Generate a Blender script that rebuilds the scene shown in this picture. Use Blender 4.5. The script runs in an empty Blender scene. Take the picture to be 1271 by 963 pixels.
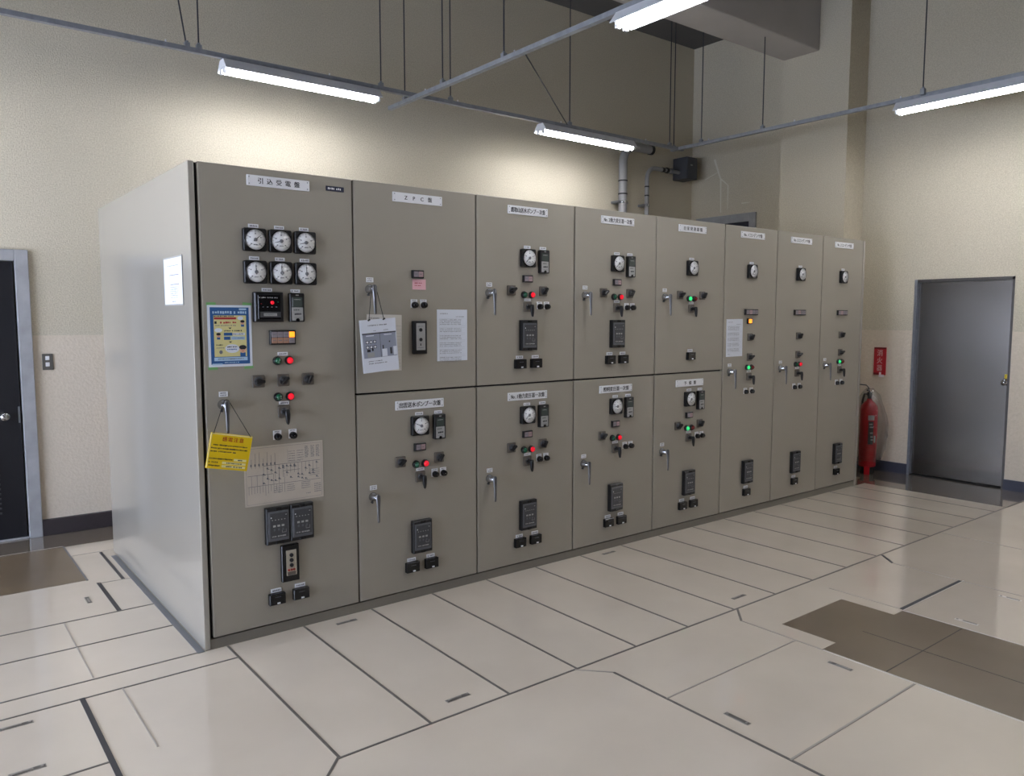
import bpy, bmesh, math, random
from mathutils import Vector, Matrix
random.seed(7)
sc = bpy.context.scene
COL = sc.collection
PI = math.pi

# ------------------------------------------------------------------ materials
def lin(c):
    return tuple(((v/255)/12.92 if v/255 <= .04045 else ((v/255+.055)/1.055)**2.4) for v in c) + (1.0,)

def mat(name, rgb, rough=.5, metal=0.0, noise=0.0, nscale=40.0, bump=0.0, bscale=200.0, spec=None,
        emit=None, estr=0.0, coat=0.0, rvar=0.0, coatr=.05):
    m = bpy.data.materials.new(name); m.use_nodes = True
    nt = m.node_tree; b = nt.nodes['Principled BSDF']
    b.inputs['Base Color'].default_value = lin(rgb)
    b.inputs['Roughness'].default_value = rough
    b.inputs['Metallic'].default_value = metal
    if spec is not None: b.inputs['Specular IOR Level'].default_value = spec
    if coat: b.inputs['Coat Weight'].default_value = coat; b.inputs['Coat Roughness'].default_value = coatr
    if emit is not None:
        b.inputs['Emission Color'].default_value = lin(emit); b.inputs['Emission Strength'].default_value = estr
    tc = nt.nodes.new('ShaderNodeTexCoord')
    if noise or rvar:
        n = nt.nodes.new('ShaderNodeTexNoise'); n.inputs['Scale'].default_value = nscale; n.inputs['Detail'].default_value = 5
        nt.links.new(tc.outputs['Object'], n.inputs['Vector'])
        if noise:
            r = nt.nodes.new('ShaderNodeMapRange')
            r.inputs[1].default_value = .25; r.inputs[2].default_value = .75
            r.inputs[3].default_value = 1-noise; r.inputs[4].default_value = 1+noise
            nt.links.new(n.outputs['Fac'], r.inputs[0])
            x = nt.nodes.new('ShaderNodeVectorMath'); x.operation = 'SCALE'
            x.inputs[0].default_value = lin(rgb)[:3]
            nt.links.new(r.outputs[0], x.inputs['Scale'])
            nt.links.new(x.outputs[0], b.inputs['Base Color'])
        if rvar:
            r2 = nt.nodes.new('ShaderNodeMapRange')
            r2.inputs[1].default_value = .25; r2.inputs[2].default_value = .75
            r2.inputs[3].default_value = max(.02, rough-rvar); r2.inputs[4].default_value = rough+rvar
            nt.links.new(n.outputs['Fac'], r2.inputs[0]); nt.links.new(r2.outputs[0], b.inputs['Roughness'])
    if bump:
        n = nt.nodes.new('ShaderNodeTexNoise'); n.inputs['Scale'].default_value = bscale; n.inputs['Detail'].default_value = 3
        nt.links.new(tc.outputs['Object'], n.inputs['Vector'])
        bp = nt.nodes.new('ShaderNodeBump'); bp.inputs['Strength'].default_value = bump; bp.inputs['Distance'].default_value = .004
        nt.links.new(n.outputs['Fac'], bp.inputs['Height']); nt.links.new(bp.outputs[0], b.inputs['Normal'])
    return m

def wall_mat():
    """granular sprayed finish above 1.476 m, orange peel render below"""
    m = bpy.data.materials.new('wall_finish'); m.use_nodes = True
    nt = m.node_tree; b = nt.nodes['Principled BSDF']; N = nt.nodes.new; Lk = nt.links.new
    geo = N('ShaderNodeNewGeometry'); sep = N('ShaderNodeSeparateXYZ'); Lk(geo.outputs['Position'], sep.inputs[0])
    st = N('ShaderNodeMath'); st.operation = 'GREATER_THAN'; st.inputs[1].default_value = 1.476; Lk(sep.outputs['Z'], st.inputs[0])
    n1 = N('ShaderNodeTexNoise'); n1.inputs['Scale'].default_value = 105; n1.inputs['Detail'].default_value = 4; Lk(geo.outputs['Position'], n1.inputs['Vector'])
    n2 = N('ShaderNodeTexNoise'); n2.inputs['Scale'].default_value = 52; n2.inputs['Detail'].default_value = 1.5; Lk(geo.outputs['Position'], n2.inputs['Vector'])
    cr = N('ShaderNodeValToRGB')
    cr.color_ramp.elements[0].position = .3; cr.color_ramp.elements[0].color = lin((192, 183, 162))
    cr.color_ramp.elements[1].position = .7; cr.color_ramp.elements[1].color = lin((218, 210, 190))
    Lk(n1.outputs['Fac'], cr.inputs[0])
    cl = N('ShaderNodeValToRGB')
    cl.color_ramp.elements[0].position = .2; cl.color_ramp.elements[0].color = lin((214, 202, 183))
    cl.color_ramp.elements[1].position = .8; cl.color_ramp.elements[1].color = lin((224, 212, 194))
    Lk(n2.outputs['Fac'], cl.inputs[0])
    mx = N('ShaderNodeMix'); mx.data_type = 'RGBA'
    Lk(st.outputs[0], mx.inputs[0]); Lk(cl.outputs[0], mx.inputs[6]); Lk(cr.outputs[0], mx.inputs[7])
    Lk(mx.outputs[2], b.inputs['Base Color'])
    hm = N('ShaderNodeMix'); hm.data_type = 'FLOAT'
    Lk(st.outputs[0], hm.inputs[0]); Lk(n2.outputs['Fac'], hm.inputs[2]); Lk(n1.outputs['Fac'], hm.inputs[3])
    bp = N('ShaderNodeBump'); bp.inputs['Strength'].default_value = .42; bp.inputs['Distance'].default_value = .009
    Lk(hm.outputs[0], bp.inputs['Height']); Lk(bp.outputs[0], b.inputs['Normal'])
    b.inputs['Roughness'].default_value = .8; b.inputs['Specular IOR Level'].default_value = .25
    return m

def bp_out(nt, geo):
    n = nt.nodes.new('ShaderNodeTexNoise'); n.inputs['Scale'].default_value = 1.5; n.inputs['Detail'].default_value = 1
    nt.links.new(geo.outputs['Position'], n.inputs['Vector'])
    bp = nt.nodes.new('ShaderNodeBump'); bp.inputs['Strength'].default_value = .12; bp.inputs['Distance'].default_value = .004
    nt.links.new(n.outputs['Fac'], bp.inputs['Height']); return bp.outputs[0]

def floor_mat(name, c0, c1, rough, coat=.8):
    m = bpy.data.materials.new(name); m.use_nodes = True
    nt = m.node_tree; b = nt.nodes['Principled BSDF']; N = nt.nodes.new; Lk = nt.links.new
    geo = N('ShaderNodeNewGeometry')
    n1 = N('ShaderNodeTexNoise'); n1.inputs['Scale'].default_value = 1.6; n1.inputs['Detail'].default_value = 6; Lk(geo.outputs['Position'], n1.inputs['Vector'])
    cr = N('ShaderNodeValToRGB')
    cr.color_ramp.elements[0].position = .1; cr.color_ramp.elements[0].color = lin(c0)
    cr.color_ramp.elements[1].position = .9; cr.color_ramp.elements[1].color = lin(c1)
    Lk(n1.outputs['Fac'], cr.inputs[0]); Lk(cr.outputs[0], b.inputs['Base Color'])
    n2 = N('ShaderNodeTexNoise'); n2.inputs['Scale'].default_value = 3.0; n2.inputs['Detail'].default_value = 4; Lk(geo.outputs['Position'], n2.inputs['Vector'])
    r = N('ShaderNodeMapRange'); r.inputs[1].default_value = .1; r.inputs[2].default_value = .9
    r.inputs[3].default_value = rough-.03; r.inputs[4].default_value = rough+.05
    b.inputs['Coat Weight'].default_value = coat; b.inputs['Coat Roughness'].default_value = .04; b.inputs['Coat IOR'].default_value = 1.5; Lk(bp_out(nt, geo), b.inputs['Coat Normal'])
    Lk(n2.outputs['Fac'], r.inputs[0]); Lk(r.outputs[0], b.inputs['Roughness'])
    n3 = N('ShaderNodeTexNoise'); n3.inputs['Scale'].default_value = 2.2; n3.inputs['Detail'].default_value = 2; Lk(geo.outputs['Position'], n3.inputs['Vector'])
    bp = N('ShaderNodeBump'); bp.inputs['Strength'].default_value = .15; bp.inputs['Distance'].default_value = .004
    Lk(n3.outputs['Fac'], bp.inputs['Height']); Lk(bp.outputs[0], b.inputs['Normal'])
    return m

def steel_door_mat():
    m = bpy.data.materials.new('brushed_stainless'); m.use_nodes = True
    nt = m.node_tree; b = nt.nodes['Principled BSDF']; N = nt.nodes.new; Lk = nt.links.new
    b.inputs['Metallic'].default_value = 1; b.inputs['Base Color'].default_value = lin((128, 124, 119))
    b.inputs['Roughness'].default_value = .3; b.inputs['Anisotropic'].default_value = .7
    tg = N('ShaderNodeCombineXYZ'); tg.inputs[1].default_value = 1.0; Lk(tg.outputs[0], b.inputs['Tangent'])
    tc = N('ShaderNodeTexCoord'); mp = N('ShaderNodeMapping'); mp.inputs['Scale'].default_value = (6, 6, 220)
    n = N('ShaderNodeTexNoise'); n.inputs['Scale'].default_value = 1; n.inputs['Detail'].default_value = 3
    Lk(tc.outputs['Object'], mp.inputs[0]); Lk(mp.outputs[0], n.inputs['Vector'])
    r = N('ShaderNodeMapRange'); r.inputs[3].default_value = .18; r.inputs[4].default_value = .28
    Lk(n.outputs['Fac'], r.inputs[0]); Lk(r.outputs[0], b.inputs['Roughness'])
    bp = N('ShaderNodeBump'); bp.inputs['Strength'].default_value = .08; bp.inputs['Distance'].default_value = .002
    Lk(n.outputs['Fac'], bp.inputs['Height']); Lk(bp.outputs[0], b.inputs['Normal'])
    return m

def film_mat():
    m = bpy.data.materials.new('clear_film'); m.use_nodes = True
    nt = m.node_tree; N = nt.nodes.new; Lk = nt.links.new
    out = nt.nodes['Material Output']; nt.nodes.remove(nt.nodes['Principled BSDF'])
    tr = N('ShaderNodeBsdfTransparent'); tr.inputs[0].default_value = (.88, .88, .88, 1)
    gl = N('ShaderNodeBsdfGlossy'); gl.inputs['Roughness'].default_value = .08
    mx = N('ShaderNodeMixShader'); lw = N('ShaderNodeLayerWeight'); lw.inputs[0].default_value = .22; mm = N('ShaderNodeMath'); mm.operation = 'MULTIPLY_ADD'; mm.inputs[1].default_value = .7; mm.inputs[2].default_value = .08; Lk(lw.outputs['Facing'], mm.inputs[0]); Lk(mm.outputs[0], mx.inputs[0])
    tc = N('ShaderNodeTexCoord'); n = N('ShaderNodeTexNoise'); n.inputs['Scale'].default_value = 22; n.inputs['Detail'].default_value = 5
    Lk(tc.outputs['Object'], n.inputs['Vector'])
    bp = N('ShaderNodeBump'); bp.inputs['Strength'].default_value = .8; bp.inputs['Distance'].default_value = .02
    Lk(n.outputs['Fac'], bp.inputs['Height']); Lk(bp.outputs[0], gl.inputs['Normal'])
    Lk(tr.outputs[0], mx.inputs[1]); Lk(gl.outputs[0], mx.inputs[2]); Lk(mx.outputs[0], out.inputs[0])
    return m

M = {}
M['wall'] = wall_mat()
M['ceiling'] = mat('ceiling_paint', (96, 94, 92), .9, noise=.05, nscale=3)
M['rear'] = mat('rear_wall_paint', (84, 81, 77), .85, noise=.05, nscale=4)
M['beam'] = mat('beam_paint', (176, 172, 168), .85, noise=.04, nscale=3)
M['floor'] = floor_mat('waxed_sheet_floor', (213, 201, 183), (236, 224, 206), .085)
M['brown'] = floor_mat('waxed_brown_floor', (112, 102, 90), (126, 116, 103), .11)
M['brown_worn'] = floor_mat('worn_brown_floor', (100, 87, 70), (127, 111, 91), .30, .15)
M['seam'] = mat('seam_dark', (104, 99, 92), .45, noise=.2, nscale=20)
M['seam_thin'] = mat('seam_thin', (166, 158, 146), .4)
M['seam_pale'] = mat('seam_pale', (206, 200, 190), .4)
M['grip'] = mat('grip_worn_steel', (150, 145, 137), .5, .3, noise=.2, nscale=60)
M['seam_black'] = mat('seam_rubber', (58, 58, 62), .45)
M['seam_grey'] = mat('seam_steel', (122, 124, 128), .4, .3)
M['paint'] = mat('cabinet_paint', (157, 151, 138), .42, noise=.012, nscale=3, bump=.03, bscale=350)
M['sidepaint'] = mat('cabinet_side_paint', (162, 157, 146), .30, noise=.012, nscale=3, bump=.015, bscale=300, coat=1.0, coatr=.11)
M['plinth'] = mat('plinth_paint', (122, 117, 106), .5)
M['gasket'] = mat('gasket_black', (18, 18, 18), .8)
M['black'] = mat('black_plastic', (14, 14, 16), .38, noise=.1)
M['black2'] = mat('black_gloss', (14, 14, 18), .22)
M['dgrey'] = mat('dark_grey_plastic', (66, 67, 70), .45, noise=.06)
M['slate'] = mat('slate_face', (90, 92, 97), .35, noise=.08, nscale=30)
M['switchplate'] = mat('switch_plate', (98, 91, 82), .5, noise=.05)
M['lgrey'] = mat('light_grey_plastic', (164, 164, 162), .5)
M['white'] = mat('white_plate', (242, 243, 246), .35)
M['dial'] = mat('dial_white', (246, 247, 248), .25, coat=.6)
M['hub'] = mat('dial_hub', (120, 122, 126), .4)
M['ink'] = mat('ink_black', (30, 31, 36), .6)
M['inkgrey'] = mat('ink_grey', (118, 120, 126), .7)
M['screen'] = mat('lcd_screen', (72, 80, 76), .2)
M['chrome'] = mat('chrome', (176, 177, 180), .2, 1.0)
M['lever'] = mat('lever_steel', (120, 120, 122), .28, .9)
M['steel'] = mat('galvanised_steel', (150, 154, 160), .42, .8, noise=.12, nscale=30)
M['raildark'] = mat('rail_galvanised', (150, 154, 160), .5, .5, noise=.15, nscale=25)
M['rod'] = mat('rod_steel', (72, 72, 76), .55, .5)
M['pinktile'] = mat('legend_pink', (176, 148, 150), .35)
M['greytile'] = mat('legend_grey', (140, 132, 138), .35)
M['orangetile'] = mat('legend_orange_unlit', (168, 128, 108), .35)
M['litorange'] = mat('lamp_orange_lit', (240, 150, 50), .3, emit=(255, 140, 30), estr=1.3)
M['green_off'] = mat('lamp_green_off', (24, 92, 62), .15, coat=.5)
M['green_on'] = mat('lamp_green_on', (40, 200, 110), .15, emit=(60, 255, 150), estr=.45)
M['red_off'] = mat('lamp_red_off', (110, 26, 28), .15, coat=.5)
M['red_on'] = mat('lamp_red_on', (235, 30, 50), .15, emit=(255, 20, 45), estr=.38)
M['navy'] = mat('logo_navy', (28, 34, 60), .35)
M['beige'] = mat('terminal_beige', (176, 168, 150), .45)
M['redwire'] = mat('red_wire', (150, 50, 44), .5)
M['tube'] = mat('fluorescent_tube', (255, 255, 255), .3, emit=(250, 250, 255), estr=38.5)
M['fixture'] = mat('fixture_enamel', (226, 228, 232), .4)
M['conduit'] = mat('conduit_grey', (150, 150, 150), .45, noise=.04)
M['boxgrey'] = mat('box_dark_grey', (72, 74, 79), .55, 0)
M['paper_back'] = mat('paper_back_sheet', (214, 210, 202), .8)
M['inkpale'] = mat('ink_pale', (150, 153, 160), .7)
M['paper'] = mat('paper_white', (226, 231, 240), .75)
M['paper_old'] = mat('paper_aged', (196, 186, 172), .8, noise=.04, nscale=12)
M['yellow'] = mat('sign_yellow', (226, 192, 10), .4)
M['yellowpale'] = mat('sign_white_box', (232, 222, 160), .5)
M['signred'] = mat('sign_red_ink', (176, 52, 16), .5)
M['pblue'] = mat('poster_blue', (42, 92, 150), .5)
M['pyel'] = mat('poster_yellow', (222, 214, 150), .55)
M['pred'] = mat('poster_red', (178, 50, 50), .5)
M['ppink'] = mat('poster_pink', (226, 190, 196), .5)
M['skin'] = mat('poster_skin', (226, 178, 150), .5)
M['plight'] = mat('poster_light_blue', (176, 206, 232), .5)
M['tape'] = mat('green_tape', (120, 176, 110), .5)
M['pinknote'] = mat('pink_note', (236, 184, 192), .7)
M['photo'] = mat('printed_photo_grey', (150, 156, 172), .5, noise=.06, nscale=8)
M['cord'] = mat('cord_black', (34, 32, 34), .8)
M['doorblack'] = mat('door_black_paint', (20, 20, 26), .45, noise=.1)
M['frame'] = mat('door_frame_grey', (160, 161, 163), .42, 0, noise=.16, nscale=9, rvar=.1)
M['darkframe'] = mat('dark_steel_frame', (86, 84, 82), .4, .5, noise=.1)
M['brushed'] = steel_door_mat()
M['base'] = mat('baseboard_dark', (58, 52, 54), .45, noise=.05)
M['base2'] = mat('baseboard_blue_grey', (62, 64, 78), .45)
M['extred'] = mat('extinguisher_red', (176, 16, 28), .25, coat=.4)
M['safered'] = mat('sign_red', (172, 32, 42), .4)
M['darkred'] = mat('sign_dark_red', (96, 6, 14), .4)
M['signwhite'] = mat('sign_lettering', (206, 172, 168), .5)
M['film'] = film_mat()
M['brass'] = mat('brass', (206, 178, 60), .3, .8)
M['outlet'] = mat('outlet_steel', (120, 118, 112), .4, .6)
M['navydark'] = mat('door_navy', (32, 36, 52), .4)
M['stain'] = mat('plaster_drip', (226, 222, 208), .8)
M['glow'] = mat('daylight_pane', (200, 215, 235), .5, emit=(216, 228, 255), estr=16.0)

# ------------------------------------------------------------------ mesh builder
class MB:
    def __init__(s): s.v = []; s.f = []; s.m = []; s.sm = []; s.mats = []
    def mi(s, m):
        if m not in s.mats: s.mats.append(m)
        return s.mats.index(m)
    def add(s, vs, fs, m, smooth=False):
        o = len(s.v); s.v += [tuple(v) for v in vs]; k = s.mi(m)
        for f in fs: s.f.append(tuple(i+o for i in f)); s.m.append(k); s.sm.append(smooth)
    def box(s, x0, y0, z0, x1, y1, z1, m, mtx=None):
        vs = [Vector(q) for q in [(x0, y0, z0), (x1, y0, z0), (x1, y1, z0), (x0, y1, z0), (x0, y0, z1), (x1, y0, z1), (x1, y1, z1), (x0, y1, z1)]]
        if mtx: vs = [mtx @ v for v in vs]
        s.add(vs, [(0, 3, 2, 1), (4, 5, 6, 7), (0, 1, 5, 4), (1, 2, 6, 5), (2, 3, 7, 6), (3, 0, 4, 7)], m)
    def cbox(s, cx, cy, cz, sx, sy, sz, m, mtx=None):
        s.box(cx-sx/2, cy-sy/2, cz-sz/2, cx+sx/2, cy+sy/2, cz+sz/2, m, mtx)
    def loft(s, rings, m, smooth=True, cap0=True, cap1=True):
        n = len(rings[0]); vs = [v for r in rings for v in r]; fs = []
        for i in range(len(rings)-1):
            for j in range(n):
                a = i*n+j; b = i*n+(j+1) % n
                fs.append((a, b, b+n, a+n))
        s.add(vs, fs, m, smooth)
        if cap0: s.add(rings[0], [tuple(range(n))[::-1]], m)
        if cap1: s.add(rings[-1], [tuple(range(n))], m)
    def rbox(s, cx, cz, w, h, r, y0, y1, m, ch=.002, ang=0.0, seg=4):
        """rounded plate in the xz plane, back at y0, front at y1 (<y0), front edge chamfered"""
        def ring(y, ins):
            out = []
            ww, hh, rr = w/2-ins, h/2-ins, max(r-ins, .0005)
            for (sx, sz, a0) in ((1, 1, 0), (-1, 1, 90), (-1, -1, 180), (1, -1, 270)):
                for k in range(seg+1):
                    a = math.radians(a0+90*k/seg)
                    px = sx*(ww-rr)+rr*math.cos(a); pz = sz*(hh-rr)+rr*math.sin(a)
                    out.append((cx+px*math.cos(ang)-pz*math.sin(ang), y, cz+px*math.sin(ang)+pz*math.cos(ang)))
            return out
        s.loft([ring(y0, 0), ring(y1+ch, 0), ring(y1, ch)], m, False)
    def cyl(s, p0, p1, r0, r1=None, m=None, n=16, cap=True, smooth=True):
        p0 = Vector(p0); p1 = Vector(p1); r1 = r0 if r1 is None else r1
        d = (p1-p0).normalized(); q = Vector((0, 0, 1)) if abs(d.z) < .9 else Vector((1, 0, 0))
        u = d.cross(q).normalized(); w = d.cross(u)
        R = [[p+u*(r*math.cos(2*PI*k/n))+w*(r*math.sin(2*PI*k/n)) for k in range(n)] for p, r in ((p0, r0), (p1, r1))]
        s.loft(R, m, smooth, cap, cap)
    def lathe(s, prof, m, org=(0, 0, 0), axis='y', n=20, cap=True):
        R = []
        for r, t in prof:
            ring = []
            for k in range(n):
                a = 2*PI*k/n; c, d = r*math.cos(a), r*math.sin(a)
                ring.append({'y': (org[0]+c, org[1]+t, org[2]+d), 'z': (org[0]+c, org[1]+d, org[2]+t), 'x': (org[0]+t, org[1]+c, org[2]+d)}[axis])
            R.append(ring)
        s.loft(R, m, True, cap, cap)
    def tube(s, pts, r, m, n=10):
        pts = [Vector(p) for p in pts]; R = []; u = None
        for i, p in enumerate(pts):
            d = (pts[min(i+1, len(pts)-1)]-pts[max(i-1, 0)]).normalized()
            if u is None:
                q = Vector((0, 0, 1)) if abs(d.z) < .9 else Vector((1, 0, 0)); u = d.cross(q).normalized()
            else:
                u = (u-d*u.dot(d)).normalized()
            w = d.cross(u)
            R.append([p+u*(r*math.cos(2*PI*k/n))+w*(r*math.sin(2*PI*k/n)) for k in range(n)])
        s.loft(R, m)
    # flat marks in the xz plane facing -y
    def rect(s, x0, z0, x1, z1, y, m, ang=0.0, o=(0, 0)):
        q = [(x0, z0), (x1, z0), (x1, z1), (x0, z1)]
        c, d = math.cos(ang), math.sin(ang)
        s.add([(o[0]+a*c-b*d, y, o[1]+a*d+b*c) for a, b in q], [(0, 1, 2, 3)], m)
    def ell(s, cx, cz, rx, rz, y, m, n=20, ang=0.0):
        c, d = math.cos(ang), math.sin(ang)
        P = [(rx*math.cos(2*PI*k/n), rz*math.sin(2*PI*k/n)) for k in range(n)]
        s.add([(cx+a*c-b*d, y, cz+a*d+b*c) for a, b in P], [tuple(range(n))], m)
    def line(s, x0, z0, x1, z1, w, y, m):
        L = math.hypot(x1-x0, z1-z0)
        s.rect(0, -w/2, L, w/2, y, m, math.atan2(z1-z0, x1-x0), (x0, z0))
    def words(s, x0, x1, z, h, y, m, seed=0, cw=None):
        """a row of short strokes, like print too small to read"""
        R = random.Random(seed); x = x0; cw = cw or h*.9
        while x < x1-cw*.5:
            w = cw*R.uniform(.55, .95)
            s.rect(x, z-h/2*R.uniform(.6, 1), min(x+w, x1), z+h/2*R.uniform(.6, 1), y, m)
            x += cw*(1.05 if R.random() < .9 else 1.7)
    def mesh(s, name):
        me = bpy.data.meshes.new(name); me.from_pydata(s.v, [], s.f)
        for m in s.mats: me.materials.append(m)
        me.polygons.foreach_set('material_index', s.m); me.polygons.foreach_set('use_smooth', s.sm)
        me.update()
        b = bmesh.new(); b.from_mesh(me); bmesh.ops.recalc_face_normals(b, faces=[f for f in b.faces if True]) if False else None
        b.free()
        return me

def put(name, me, parent=None, loc=(0, 0, 0), roty=0.0, rotz=0.0):
    if isinstance(me, MB): me = me.mesh(name)
    o = bpy.data.objects.new(name, me); COL.objects.link(o)
    o.location = loc; o.rotation_euler = (0, roty, rotz); o.parent = parent
    return o
def thing(name, label, cat, loc=(0, 0, 0), rotz=0.0, group=None):
    o = bpy.data.objects.new(name, None); COL.objects.link(o); o.empty_display_size = .1
    o.location = loc; o.rotation_euler = (0, 0, rotz); tag(o, label, cat, group); return o
def tag(o, label, cat, group=None):
    o['label'] = label; o['category'] = cat
    if group: o['group'] = group
    return o
def struct(name, mb, parent=None, loc=(0, 0, 0)):
    o = put(name, mb, parent, loc); o['kind'] = 'structure'; return o
def bevel(o, w=.003, seg=2):
    b = o.modifiers.new('edge', 'BEVEL'); b.width = w; b.segments = seg; b.limit_method = 'ANGLE'
    return o

GLYPH = {}
def glyph(ch):
    if ch not in GLYPH:
        cu = bpy.data.curves.new('lettering', 'FONT'); cu.body = ch; cu.size = 1.0; cu.resolution_u = 2
        t = bpy.data.objects.new('tmp_text', cu); COL.objects.link(t); bpy.context.view_layer.update()
        me = bpy.data.meshes.new_from_object(t.evaluated_get(bpy.context.evaluated_depsgraph_get()))
        GLYPH[ch] = ([tuple(v.co) for v in me.vertices], [tuple(p.vertices) for p in me.polygons])
        bpy.data.objects.remove(t); bpy.data.curves.remove(cu); bpy.data.meshes.remove(me)
    return GLYPH[ch]
def text(name, body, h, width, parent, loc, m, bold=.03):
    """lettering as a flat mesh in the xz plane: even character pitch, centred on loc"""
    cells = [(.55 if ord(c) < 128 and len(body) > 6 else 1.0) for c in body]; tot = sum(cells); pitch = width/tot
    nv, nf = [], []; x = -width/2
    for c, w in zip(body, cells):
        if c != ' ':
            v, f = glyph(c)
            x0, x1 = min(q[0] for q in v), max(q[0] for q in v); k = h/.86
            kx = min(k, pitch*w*.90/max(x1-x0, 1e-6)) if x1-x0 > .3 else k
            cx = x+pitch*w/2
            for d in (-1, 0, 1):
                o = len(nv); nv += [(cx+(q[0]-(x0+x1)/2)*kx+d*h*bold, -.00004*(d+1), (q[1]-.36)*k) for q in v]; nf += [tuple(i+o for i in p) for p in f]
        x += pitch*w
    me = bpy.data.meshes.new(name); me.from_pydata(nv, [], nf); me.materials.append(m)
    o = bpy.data.objects.new(name, me); COL.objects.link(o); o.parent = parent; o.location = loc
    return o

# ------------------------------------------------------------------ camera
cam = bpy.data.cameras.new('camera'); co = bpy.data.objects.new('camera', cam); COL.objects.link(co)
cam.sensor_width = 36; cam.lens = 966.93/1271*36; cam.clip_end = 60
yaw, pitch, roll = .664724, -.0896914, .00023
fw = Vector((math.sin(yaw)*math.cos(pitch), math.cos(yaw)*math.cos(pitch), math.sin(pitch)))
r0 = Vector((math.cos(yaw), -math.sin(yaw), 0)); u0 = r0.cross(fw)
co.matrix_world = Matrix(((r0.x, u0.x, -fw.x, -1.1054), (r0.y, u0.y, -fw.y, -3.7670), (r0.z, u0.z, -fw.z, 1.6030), (0, 0, 0, 1)))
sc.camera = co

# ------------------------------------------------------------------ room shell
YB, XR, XL, YF, ZC = 2.81, 6.97, -5.2, -7.6, 4.97
SN = [0]
def strip(mb, x0, y0, x1, y1, w, m, z=.0015):
    SN[0] += 1; z += .000012*SN[0]
    d = Vector((x1-x0, y1-y0, 0)); L = d.length; a = math.atan2(d.y, d.x)
    mb.box(-w*.0, -w/2, -.004, L, w/2, z, m, Matrix.Translation((x0, y0, 0)) @ Matrix.Rotation(a, 4, 'Z'))

f = MB(); f.box(XL-.2, YF-.2, -.2, XR+.3, YB+.2, 0, M['floor']); struct('floor', f)
f = MB()
f.box(6.21, -1.25, -.01, XR, .53, .0008, M['brown']); f.box(6.66, YF, -.01, XR, -1.25, .0008, M['brown'])
f.box(6.05, .0, -.01, 6.21, YB, .0008, M['brown']); f.box(6.21, .53, -.01, XR, YB, .0008, M['brown'])
f.box(XL, 2.385, -.01, 6.05, YB, .0008, M['brown']); f.box(XL, 1.505, -.01, -.285, 2.385, .0008, M['brown_worn'])
struct('floor_border', f)
f = MB()
f.box(2.46, -1.82, -.01, 3.05, -1.52, .0010, M['brown_worn']); f.box(2.336, -3.05, -.01, 3.15, -1.82, .0010, M['brown_worn'])
struct('floor_patch', f)
f = MB(); S, T, K, G = M['seam'], M['seam_thin'], M['seam_black'], M['seam_grey']
for k in range(16): strip(f, .075+.3935*k, 0, .075+.3935*k, -1.24, .011, S)
strip(f, .07, -1.24, 6.66, -1.24, .010, S)
strip(f, .07, -1.235, -.015, -1.325, .010, S); strip(f, -.015, -1.325, -.015, YF, .010, S)
strip(f, 1.24, -1.24, 1.36, -1.37, .008, T); strip(f, 1.36, -1.37, 1.36, YF, .012, S)
strip(f, 1.36, -1.68, 2.33, -1.68, .007, T); strip(f, 1.36, -2.265, 2.32, -2.265, .010, T)
strip(f, 2.46, -1.24, 2.33, -1.36, .012, S); strip(f, 2.33, -1.36, 2.33, -1.83, .007, T); strip(f, 2.33, -1.83, 2.33, YF, .009, M['seam_pale'], .002)
strip(f, 3.165, -1.38, 3.165, -1.80, .006, T); strip(f, 3.94, -1.38, 3.92, -1.81, .006, T); strip(f, 3.92, -1.81, 3.94, YF, .009, T)
strip(f, 3.15, -1.82, 3.15, -3.05, .007, M['seam_pale'], .002); strip(f, 3.165, -1.82, 3.94, -1.815, .006, M['seam_pale']); strip(f, 4.95, -1.26, 4.95, YF, .006, T)
strip(f, 2.7, -1.83, 2.7, -2.6, .004, M['base'], .0016); strip(f, 2.34, -2.13, 3.14, -2.13, .004, M['base'], .0016)
struct('trim_1', f)
f = MB()
strip(f, 3.165, -1.805, 3.92, -1.805, .020, K); strip(f, 4.06, -1.25, 3.94, -1.38, .016, K)
strip(f, -.585, -.155, -.585, -1.9, .020, K, .002); strip(f, -.24, 1.41, -.24, .83, .022, K); strip(f, -.105, 2.09, -.105, 1.39, .018, K)
struct('trim_2', f)
f = MB()
f.box(-.066, .0, -.004, -.034, 1.95, .003, G)
for q in ((-.285, 2.115, 0, 2.115), (-.24, 1.40, -.066, 1.385), (-.51, .82, -.51, .03), (-.43, -.16, -.43, -.75)): strip(f, *q, .006, T)
strip(f, -.285, 1.5, -.285, 2.4, .012, G)
strip(f, XL, 2.405, -.285, 2.405, .010, M['seam_thin'])
for q in ((XL, .83, -.066, .83), (XL, .44, -.066, .44), (XL, .01, -.04, .01), (XL, -.16, .075, -.16), (XL, -.75, -.595, -.75)): strip(f, *q, .009, S)
struct('trim_3', f)

w = MB(); w.box(-.36, YB, 0, XR+.2, YB+.2, ZC, M['wall']); w.box(XL-.2, YB, 0, -1.40, YB+.2, ZC, M['wall']); w.box(-1.40, YB, 2.06, -.36, YB+.2, ZC, M['wall'])
w.box(-1.40, YB+.12, 0, -.36, YB+.2, 2.06, M['wall'])
struct('wall_back', w)
w = MB()
DY0, DY1, DZ = -.945, -.045, 1.985
w.box(XR, YF, 0, XR+.25, DY0, ZC, M['wall']); w.box(XR, DY1, 0, XR+.25, YB+.2, ZC, M['wall']); w.box(XR, DY0, DZ, XR+.25, DY1, ZC, M['wall'])
w.box(XR+.1, DY0, 0, XR+.25, DY1, DZ, M['wall'])
struct('wall_right', w)
w = MB(); w.box(6.6, .53, 0, XR, 1.29, ZC, M['wall']); struct('wall_column', w)
w = MB(); w.box(XL-.2, YF-.2, 0, XR+.25, YF, ZC, M['rear']); struct('wall_front', w)
WIN = [(-2.9, -1.3), (-.9, .7), (1.0, 2.4)]
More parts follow.
